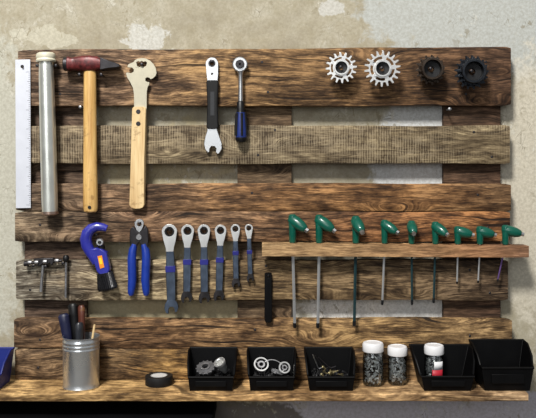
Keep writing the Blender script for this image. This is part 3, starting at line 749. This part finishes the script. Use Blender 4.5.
# roll of tape
tp = thing('tape_roll', 'roll of black electrical tape lying flat on the shelf', 'tape', shelf_pt(159, .029))
bm = BM(); lathe(bm, [(.0165,.0004),(.0262,.0),(.0268,.001),(.0268,.0165),(.0262,.0175),(.0165,.0172)], 48, closed=True); link('tape_winding', bm, M['rubber'], tp)
bm = BM(); lathe(bm, [(.0150,.0004),(.0164,.0004),(.0164,.0178),(.0150,.0178)], 40, closed=True); link('cardboard_core', bm, M['paper'], tp)
bm = BM(); lathe(bm, [(0,.0162),(.0148,.0162),(.0148,.0174),(0,.0174)], 40); link('pale_centre', bm, plain('pale_disc', (206,206,204), .5, 0, .05), tp)

# picking bins
def bin_obj(name, label, cx, d0, d1, wb, wr, hb, hf, mat, group, rot=0.0, loc=None, hmid=None):
    """open bin: d0 back, d1 front distance from the boards; wb/wr half width at foot/rim; hb/hf rim heights back/front"""
    dc = (d0+d1)/2; half = (d1-d0)/2
    P = loc if loc is not None else Vector(((cx-268)*S(d1), -dc, ZS))
    t = thing(name, label, 'bin', P, (0,0,rot), group)
    th = .0018; bm = BM()
    hm = hmid or hb
    # stations along the side, from back (+y) to front (-y): y at foot, y at rim, rim height
    st = [(half-.004, half, hb), (half*.35, half*.35, hm), (-half*.45, -half*.45, hf+(hm-hf)*.55), (-half+.012, -half+.010, hf*1.06), (-half+.004, -half, hf)]
    def W_(h): return wb+(wr-wb)*min(1, h/hb)
    def shell(off):
        L, Rr = [], []
        for yf, yr, h in st:
            e = off
            sy = 1 if yf > 0 else -1
            yo = -sy*e if abs(yf) > half*.8 else 0
            if yf == st[3][0]: yo = 0
            b = e if off else 0
            for side, lst in ((-1, L), (1, Rr)):
                lst.append([bm.verts.new((side*(W_(0)-e), yf+yo, b)), bm.verts.new((side*(W_(h)-e), yr+yo, h))])
        return L, Rr
    oL, oR = shell(0); iL, iR = shell(th)
    for (o, i_) in ((oL, iL), (oR, iR)):
        for A, B in zip(o, o[1:]): bm.faces.new((A[0], A[1], B[1], B[0]))
        for A, B in zip(i_, i_[1:]): bm.faces.new((A[0], A[1], B[1], B[0]))
        for k in range(len(o)-1): bm.faces.new((o[k][1], o[k+1][1], i_[k+1][1], i_[k][1]))
    for X, Y in ((oL, oR), (iL, iR)):
        for k in range(len(st)-1): bm.faces.new((X[k][0], X[k+1][0], Y[k+1][0], Y[k][0]))     # bottom
        bm.faces.new((X[0][0], X[0][1], Y[0][1], Y[0][0])); bm.faces.new((X[-1][0], X[-1][1], Y[-1][1], Y[-1][0]))
    bm.faces.new((oL[0][1], iL[0][1], iR[0][1], oR[0][1])); bm.faces.new((oL[-1][1], iL[-1][1], iR[-1][1], oR[-1][1]))
    link('tub', bm, mat, t, .0006)
    # rolled rim and front lip
    bm = BM()
    pts = [(-W_(h), yr, h) for yf, yr, h in st] + [(W_(h), yr, h) for yf, yr, h in reversed(st)]
    tube(bm, pts, .0021, 8, closed=True, axis=(0,0,1)); link('rim', bm, mat, t)
    bm = BM(); hh = hf
    box(bm, (-wb*.72, -half-.0016, hh*.34), (wb*.72, -half+.0022, hh*.74)); link('label_holder', bm, mat, t, .0006)
    return t, P, dc, half
kind = 'small black parts bins on the shelf'
b1 = bin_obj('parts_bin', 'small black parts bin nearest the tape roll, holding a lockring and a silver cup', 210.8, .004, .078, .0405, .0470, .0655, .0270, M['bin'], kind)
b2 = bin_obj('parts_bin', 'small black parts bin in the middle, holding two silver rings', 271.6, .004, .078, .0405, .0470, .0655, .0270, M['bin'], kind)
b3 = bin_obj('parts_bin', 'small black parts bin beside the jars, holding black keys and brass screws', 331.4, .004, .078, .0410, .0480, .0655, .0270, M['bin'], kind)
b4 = bin_obj('parts_bin', 'wide black parts bin with a white-lidded jar standing inside it', 448, .004, .078, .0440, .0600, .0710, .0280, M['bin'], 'wide black parts bins on the shelf')
b5 = bin_obj('parts_bin', 'tallest empty black bin at the right end of the shelf', 508, .004, .078, .0430, .0545, .0810, .0446, M['bin'], 'wide black parts bins on the shelf', hmid=.0790)
# blue bin leaving the frame at the left
b6 = bin_obj('parts_bin', 'blue plastic bin standing on the left end of the shelf', 0, .004, .078, .0400, .0475, .0650, .0280, M['binblue'], None, 0, Vector((-.5535, -.041, ZS)))

# contents
ft = .0024
def at_bin(px, d, z=.0): return Vector(((px-268)*S(d), -d, ZS+ft+z))
HEAP = .020
def heap(px, label, mat, seed):
    rnd = random.Random(seed); bm = BM(); Pz = Vector(((px-268)*S(.078), -.041, ZS))
    for i in range(420):
        x = rnd.uniform(-.033, .033); y = rnd.uniform(-.026, .028); zt = HEAP+.006*(y/.03)-.002*(x/.036)**2
        z = rnd.uniform(.0085, zt) if rnd.random() < .6 else zt-.002
        mtx = TR(x, y, z) @ RZ(rnd.uniform(0,6.3)) @ RX(rnd.uniform(0,3.14)) @ RY(rnd.uniform(0,3.14))
        if rnd.random() < .5: lathe(bm, [(.0012,-.0012),(.003,-.0012),(.003,.0012),(.0012,.0012)], 6, mtx, closed=True)
        else: lathe(bm, [(0,-.004),(.0012,-.004),(.0012,.002),(.0026,.002),(.0026,.0038),(0,.0038)], 6, mtx)
    o = link('small_hardware', bm, mat, None, smooth=False); o.location = Pz
    props(o, label, 'hardware', None, 'stuff')
hm = plain('black_oxide_steel', (22,22,24), .5, .4, .3, 80)
heap(210.8, 'black jumble of small hardware under the lockring and silver cup', hm, 1)
heap(271.6, 'black jumble of small hardware under the two silver rings', hm, 2)
heap(331.4, 'black jumble of small hardware under the brass screws and black keys', hm, 3)
# lockring disc in bin 1
P = at_bin(205.5, .045, .034)
t = thing('lockring', 'dull grey slotted lockring disc lying in the bin next to the tape', 'lockring', P, (math.radians(28), math.radians(-8), 0))
bm = BM(); gear(bm, .0195, 14, -.0018, .0018, .0062, 0, .12); 
bmesh.ops.transform(bm, matrix=RX(PI/2), verts=bm.verts[:]); link('disc', bm, plain('dull_grey_steel', (120,120,122), .4, .7), t, .0004)
bm = BM(); lathe(bm, [(.0062,-.0025),(.0095,-.0025),(.0095,.0045),(.0062,.0045)], 24, closed=True); link('collar', bm, M['zinc'], t)
P = at_bin(222, .046, .0375)
t = thing('cable_cup', 'bright silver stepped cup lying tilted in the bin next to the tape', 'metal part', P, (math.radians(30), math.radians(-26), 0))
bm = BM(); lathe(bm, [(0,-.016),(.0050,-.016),(.0056,-.015),(.0056,-.007),(.0085,-.005),(.0092,.006),(.0115,.008),(.0115,.0125),(.0095,.0125),(.0080,.011),(.0072,-.002),(0,-.003)], 28); link('cup', bm, M['white'] if False else M['sprocket'], t)
# rings in bin 2
def torus_ring(px, d, z, r1, r2, rot, label, mat):
    t = thing('steel_ring', label, 'ring', at_bin(px, d, z), rot, 'steel rings in the middle bin')
    bm = BM(); lathe(bm, [(r2,-.002),(r1,-.002),(r1+.0006,0),(r1,.002),(r2,.002),(r2-.0004,0)], 40, closed=True); link('outer_ring', bm, mat, t)
    bm = BM(); lathe(bm, [(r2*.35,-.0015),(r2*.62,-.0015),(r2*.62,.0015),(r2*.35,.0015)], 24, closed=True); g = link('inner_ring', bm, M['zinc'], t)
    for k in range(3):
        a = k*2*PI/3+.5; bm = BM(); tube(bm, [(r2*.6*math.cos(a), r2*.6*math.sin(a), 0), (r2*1.02*math.cos(a), r2*1.02*math.sin(a), 0)], .0007, 8); link('spoke', bm, M['zinc'], t)
torus_ring(261.2, .036, .038, .0145, .0118, (math.radians(50), 0, math.radians(8)), 'larger silver ring leaning in the middle black bin', M['sprocket'])
torus_ring(284.4, .044, .034, .0112, .0086, (math.radians(62), math.radians(24), 0), 'smaller silver ring with spokes standing tilted in the middle black bin', M['sprocket'])
t = thing('wire_loop', 'bent silver wire loop lying between the two rings in the bin', 'wire', at_bin(275, .034, .041))
bm = BM(); tube(bm, [(-.010+.010*math.cos(a)+i*.0013, .006*math.sin(a)*.5, .010*math.sin(a)-.002-i*.0006) for i, a in enumerate([PI*.9-i*.22 for i in range(15)])], .0011, 8); link('wire', bm, M['zinc'], t)
t = thing('chain_link', 'short dull chain link pair lying between the rings in the bin', 'chain link', at_bin(275, .046, .027), (math.radians(55), .4, .3))
for k in range(2):
    bm = BM(); prism(bm, [circ(-.004+k*.008,0,.0042,12,PI/2,PI*1.5)+circ(.004+k*.008,0,.0042,12,-PI/2,PI/2)], -.001+k*.0026, .001+k*.0026, 'XY'); link('link_plate', bm, M['zinc'], t)
# keys and screws in bin 3
for i, (px, d, a, L) in enumerate(((315.5,.022,-.35,.034),(319.5,.025,-.55,.036),(324,.029,-.75,.034))):
    t = thing('allen_key', ['small black L-shaped key, outermost of three in the bin beside the jars','small black L-shaped key, middle of three in the bin beside the jars','small black L-shaped key, innermost of three in the bin beside the jars'][i], 'hex key', at_bin(px, d, .040), (.35, 0, 0), 'black L-shaped keys in a bin')
    bm = BM(); tube(bm, [(L*.5*math.sin(a),0,L*.5*math.cos(a)), (-L*.45*math.sin(a),0,-L*.45*math.cos(a)), (-L*.5*math.sin(a)+.002,0,-L*.5*math.cos(a)), (-L*.5*math.sin(a)+.012,0,-L*.5*math.cos(a)+.004)], .0012, 6); link('key_rod', bm, M['zinc'] if i == 0 else M['dsteel'], t)
rnd = random.Random(11); proto = None
for i in range(9):
    px = 320+rnd.random()*22; d = .034+rnd.random()*.024
    if proto is None:
        proto = thing('brass_screw', 'small brass screw lying loose in the bin beside the jars', 'screw', (0,0,0), (0,0,0), 'brass screws in the bin')
        bm = BM(); lathe(bm, [(0,.010),(.0012,.0095),(.0012,0),(.0030,-.0012),(.0030,-.0026),(0,-.0026)], 10); link('screw_body', bm, M['brass'], proto)
        bm = BM(); box(bm, (-.0024,-.0003,-.0030), (.0024,.0003,-.0027)); link('slot', bm, M['dsteel'], proto)
        o = proto
    else: o = copy_tree(proto)
    o.location = at_bin(px, d, HEAP+.0035+.0022*(i % 3)+(.05-d)*.25); o.rotation_euler = (PI/2+rnd.uniform(-.35,.35), 0, rnd.uniform(0, 6.28))

# jars
def jar(px, d, r, h, capmat, label, zb=0.0, lablab=None, fill=.9):
    P = Vector(((px-268)*S(d), -d, ZS+zb))
    t = thing('storage_jar', label, 'jar', P, (0,0,random.uniform(0,1)), 'clear jars with white lids')
    t.rotation_euler = (0,0,0)
    th = .0012; cap = .0200; nb = h-cap
    bm = BM()
    lathe(bm, [(0,.0004),(r*.86,.0004),(r*.97,.003),(r,.008),(r,nb*.86),(r*.93,nb*.97),(r*.86,nb+.002),(r*.86,nb+.008),(r*.86-th,nb+.008),(r*.86-th,nb+.002),(r*.92-th,nb*.95),(r-th,nb*.85),(r-th,.008),(r*.9,.0026),(0,.0020)], 40)
    jb = link('jar_body', bm, M['glass'], t)
    bm = BM(); n = 40; rings = []
    for rr, z, kn in ((0,nb+.0085,0),(r*.84,nb+.0085,0),(r*.97,nb+.0026,1),(r*1.0,nb+.004,1),(r*1.0,h-.004,1),(r*.94,h-.0008,0),(r*.82,h,0),(r*.80,h-.001,0),(0,h-.001,0)):
        if rr == 0: rings.append([bm.verts.new((0,0,z))]); continue
        rings.append([bm.verts.new(((rr*(1+(.015 if kn and k % 2 else 0)))*math.cos(2*PI*k/80), (rr*(1+(.015 if kn and k % 2 else 0)))*math.sin(2*PI*k/80), z)) for k in range(80)])
    for A, B in zip(rings, rings[1:]):
        for k in range(80):
            j = (k+1) % 80
            if len(A) == 1: bm.faces.new((A[0], B[k], B[j]))
            elif len(B) == 1: bm.faces.new((A[k], A[j], B[0]))
            else: bm.faces.new((A[k], A[j], B[j], B[k]))
    o = link('lid', bm, capmat, t); o['label'] = 'white screw lid'
    if lablab:
        for a0, a1, z0, z1, mt, nm in ((-.95,.25,nb*.20,nb*.56,M['redlab'],'label_sticker'),(-.75,.25,nb*.56,nb*.84,M['white'],'label_sticker')):
            bm = BM(); A = []
            for i in range(13):
                a = -PI/2+.55+a0+(a1-a0)*i/12
                A.append((bm.verts.new(((r+.0005)*math.cos(a), (r+.0005)*math.sin(a), z0)), bm.verts.new(((r+.0005)*math.cos(a), (r+.0005)*math.sin(a), z1))))
            for p_, q_ in zip(A, A[1:]): bm.faces.new((p_[0], q_[0], q_[1], p_[1]))
            o = link(nm, bm, mt, t); o.modifiers.new('sol', 'SOLIDIFY').thickness = .0002
            o['label'] = 'red label' if mt is M['redlab'] else 'white label'
    # loose hardware
    rnd = random.Random(int(px)); bm = BM(); Ri = r-th-.0016
    N_ = 200
    for i in range(N_):
        z = .006+(nb*fill-.006)*rnd.random()
        q = Ri*(.55+.45*rnd.random()**.4); a = rnd.uniform(0, 2*PI)
        mtx = TR(q*math.cos(a)*.9, q*math.sin(a)*.9, z) @ RZ(rnd.uniform(0,6.3)) @ RX(rnd.uniform(0,3.14)) @ RY(rnd.uniform(0,3.14))
        k = rnd.random()
        if k < .45: lathe(bm, [(.0007,-.0007),(.0018,-.0007),(.0018,.0007),(.0007,.0007)], 6, mtx, closed=True)
        elif k < .8: lathe(bm, [(0,-.003),(.0007,-.003),(.0007,.002),(.0016,.002),(.0016,.0032),(0,.0032)], 6, mtx)
        else: lathe(bm, [(.0009,-.0002),(.0021,-.0002),(.0021,.0002),(.0009,.0002)], 10, mtx, closed=True)
    for v in bm.verts:
        rr = math.hypot(v.co.x, v.co.y)
        if rr > Ri: v.co.x *= Ri/rr; v.co.y *= Ri/rr
        v.co.z = max(.0032, v.co.z)
    o = link('loose_hardware', bm, M['bright'], None, smooth=False); o.location = P
    props(o, ('small nuts and bolts filling the ' + label), 'hardware', None, 'stuff')
    return t
jar(373, .0315, .0202, .0830, M['white'], 'clear jar standing beside the small bins, tallest jar')
jar(397.4, .024, .0192, .0740, M['white'], 'clear jar on the shelf between the tallest jar and the wide bin')
jar(434, .035, .0188, .0765, M['white'], 'clear jar with red and white label inside the wide bin', ft, True)

# ------------------------------------------------------------------ light
def area(name, loc, target, size, power, col, sy=None):
    l = bpy.data.lights.new(name, 'AREA'); l.energy = power; l.size = size; l.color = col
    if sy: l.shape = 'RECTANGLE'; l.size_y = sy
    o = bpy.data.objects.new(name, l); COL.objects.link(o); o.location = loc
    o.rotation_euler = (Vector(target)-Vector(loc)).to_track_quat('-Z', 'Y').to_euler(); return o
area('window_light', (-.85, -2.5, 3.9), (0, 0, 1.35), .6, 185, (1, .97, .92))
area('front_fill_light', (-.9, -4.4, 2.3), (0, 0, 1.35), 2.4, 34, (.95, .98, 1), 1.7)  # added fill panel behind the camera, brightens metal and evens the front
w = bpy.data.worlds.new('room_light'); bpy.context.scene.world = w; w.use_nodes = True
nt = w.node_tree; bg = nt.nodes['Background']
tc = nt.nodes.new('ShaderNodeTexCoord'); sp = nt.nodes.new('ShaderNodeSeparateXYZ'); nt.links.new(tc.outputs['Generated'], sp.inputs[0])
nz = nt.nodes.new('ShaderNodeTexNoise'); nz.inputs['Scale'].default_value = 1.6; nz.inputs['Detail'].default_value = 2; nt.links.new(tc.outputs['Generated'], nz.inputs['Vector'])
ad = nt.nodes.new('ShaderNodeMath'); ad.operation = 'MULTIPLY_ADD'; nt.links.new(nz.outputs['Fac'], ad.inputs[0]); ad.inputs[1].default_value = 1.6; nt.links.new(sp.outputs[2], ad.inputs[2])
rp = nt.nodes.new('ShaderNodeValToRGB'); nt.links.new(ad.outputs[0], rp.inputs[0])
e = rp.color_ramp.elements; e[0].position = .35; e[0].color = (.05,.05,.055,1); e[1].position = 1.25 if False else 1.0; e[1].color = (.85,.87,.90,1)
nt.links.new(rp.outputs[0], bg.inputs[0]); bg.inputs[1].default_value = .33

# ------------------------------------------------------------------ camera
cam = bpy.data.cameras.new('camera'); co = bpy.data.objects.new('camera', cam); COL.objects.link(co)
cam.sensor_width = 36; cam.lens = 36*750/536; cam.shift_y = -(209-HR)/536; cam.clip_start = .05
co.location = (0, -DC, ZC); co.rotation_euler = (PI/2, 0, 0)
sc = bpy.context.scene; sc.camera = co
sc.view_settings.view_transform = 'Standard'; sc.view_settings.look = 'None'
sc.view_settings.exposure = 0.0; sc.view_settings.gamma = 1.0; sc.view_settings.use_curve_mapping = False
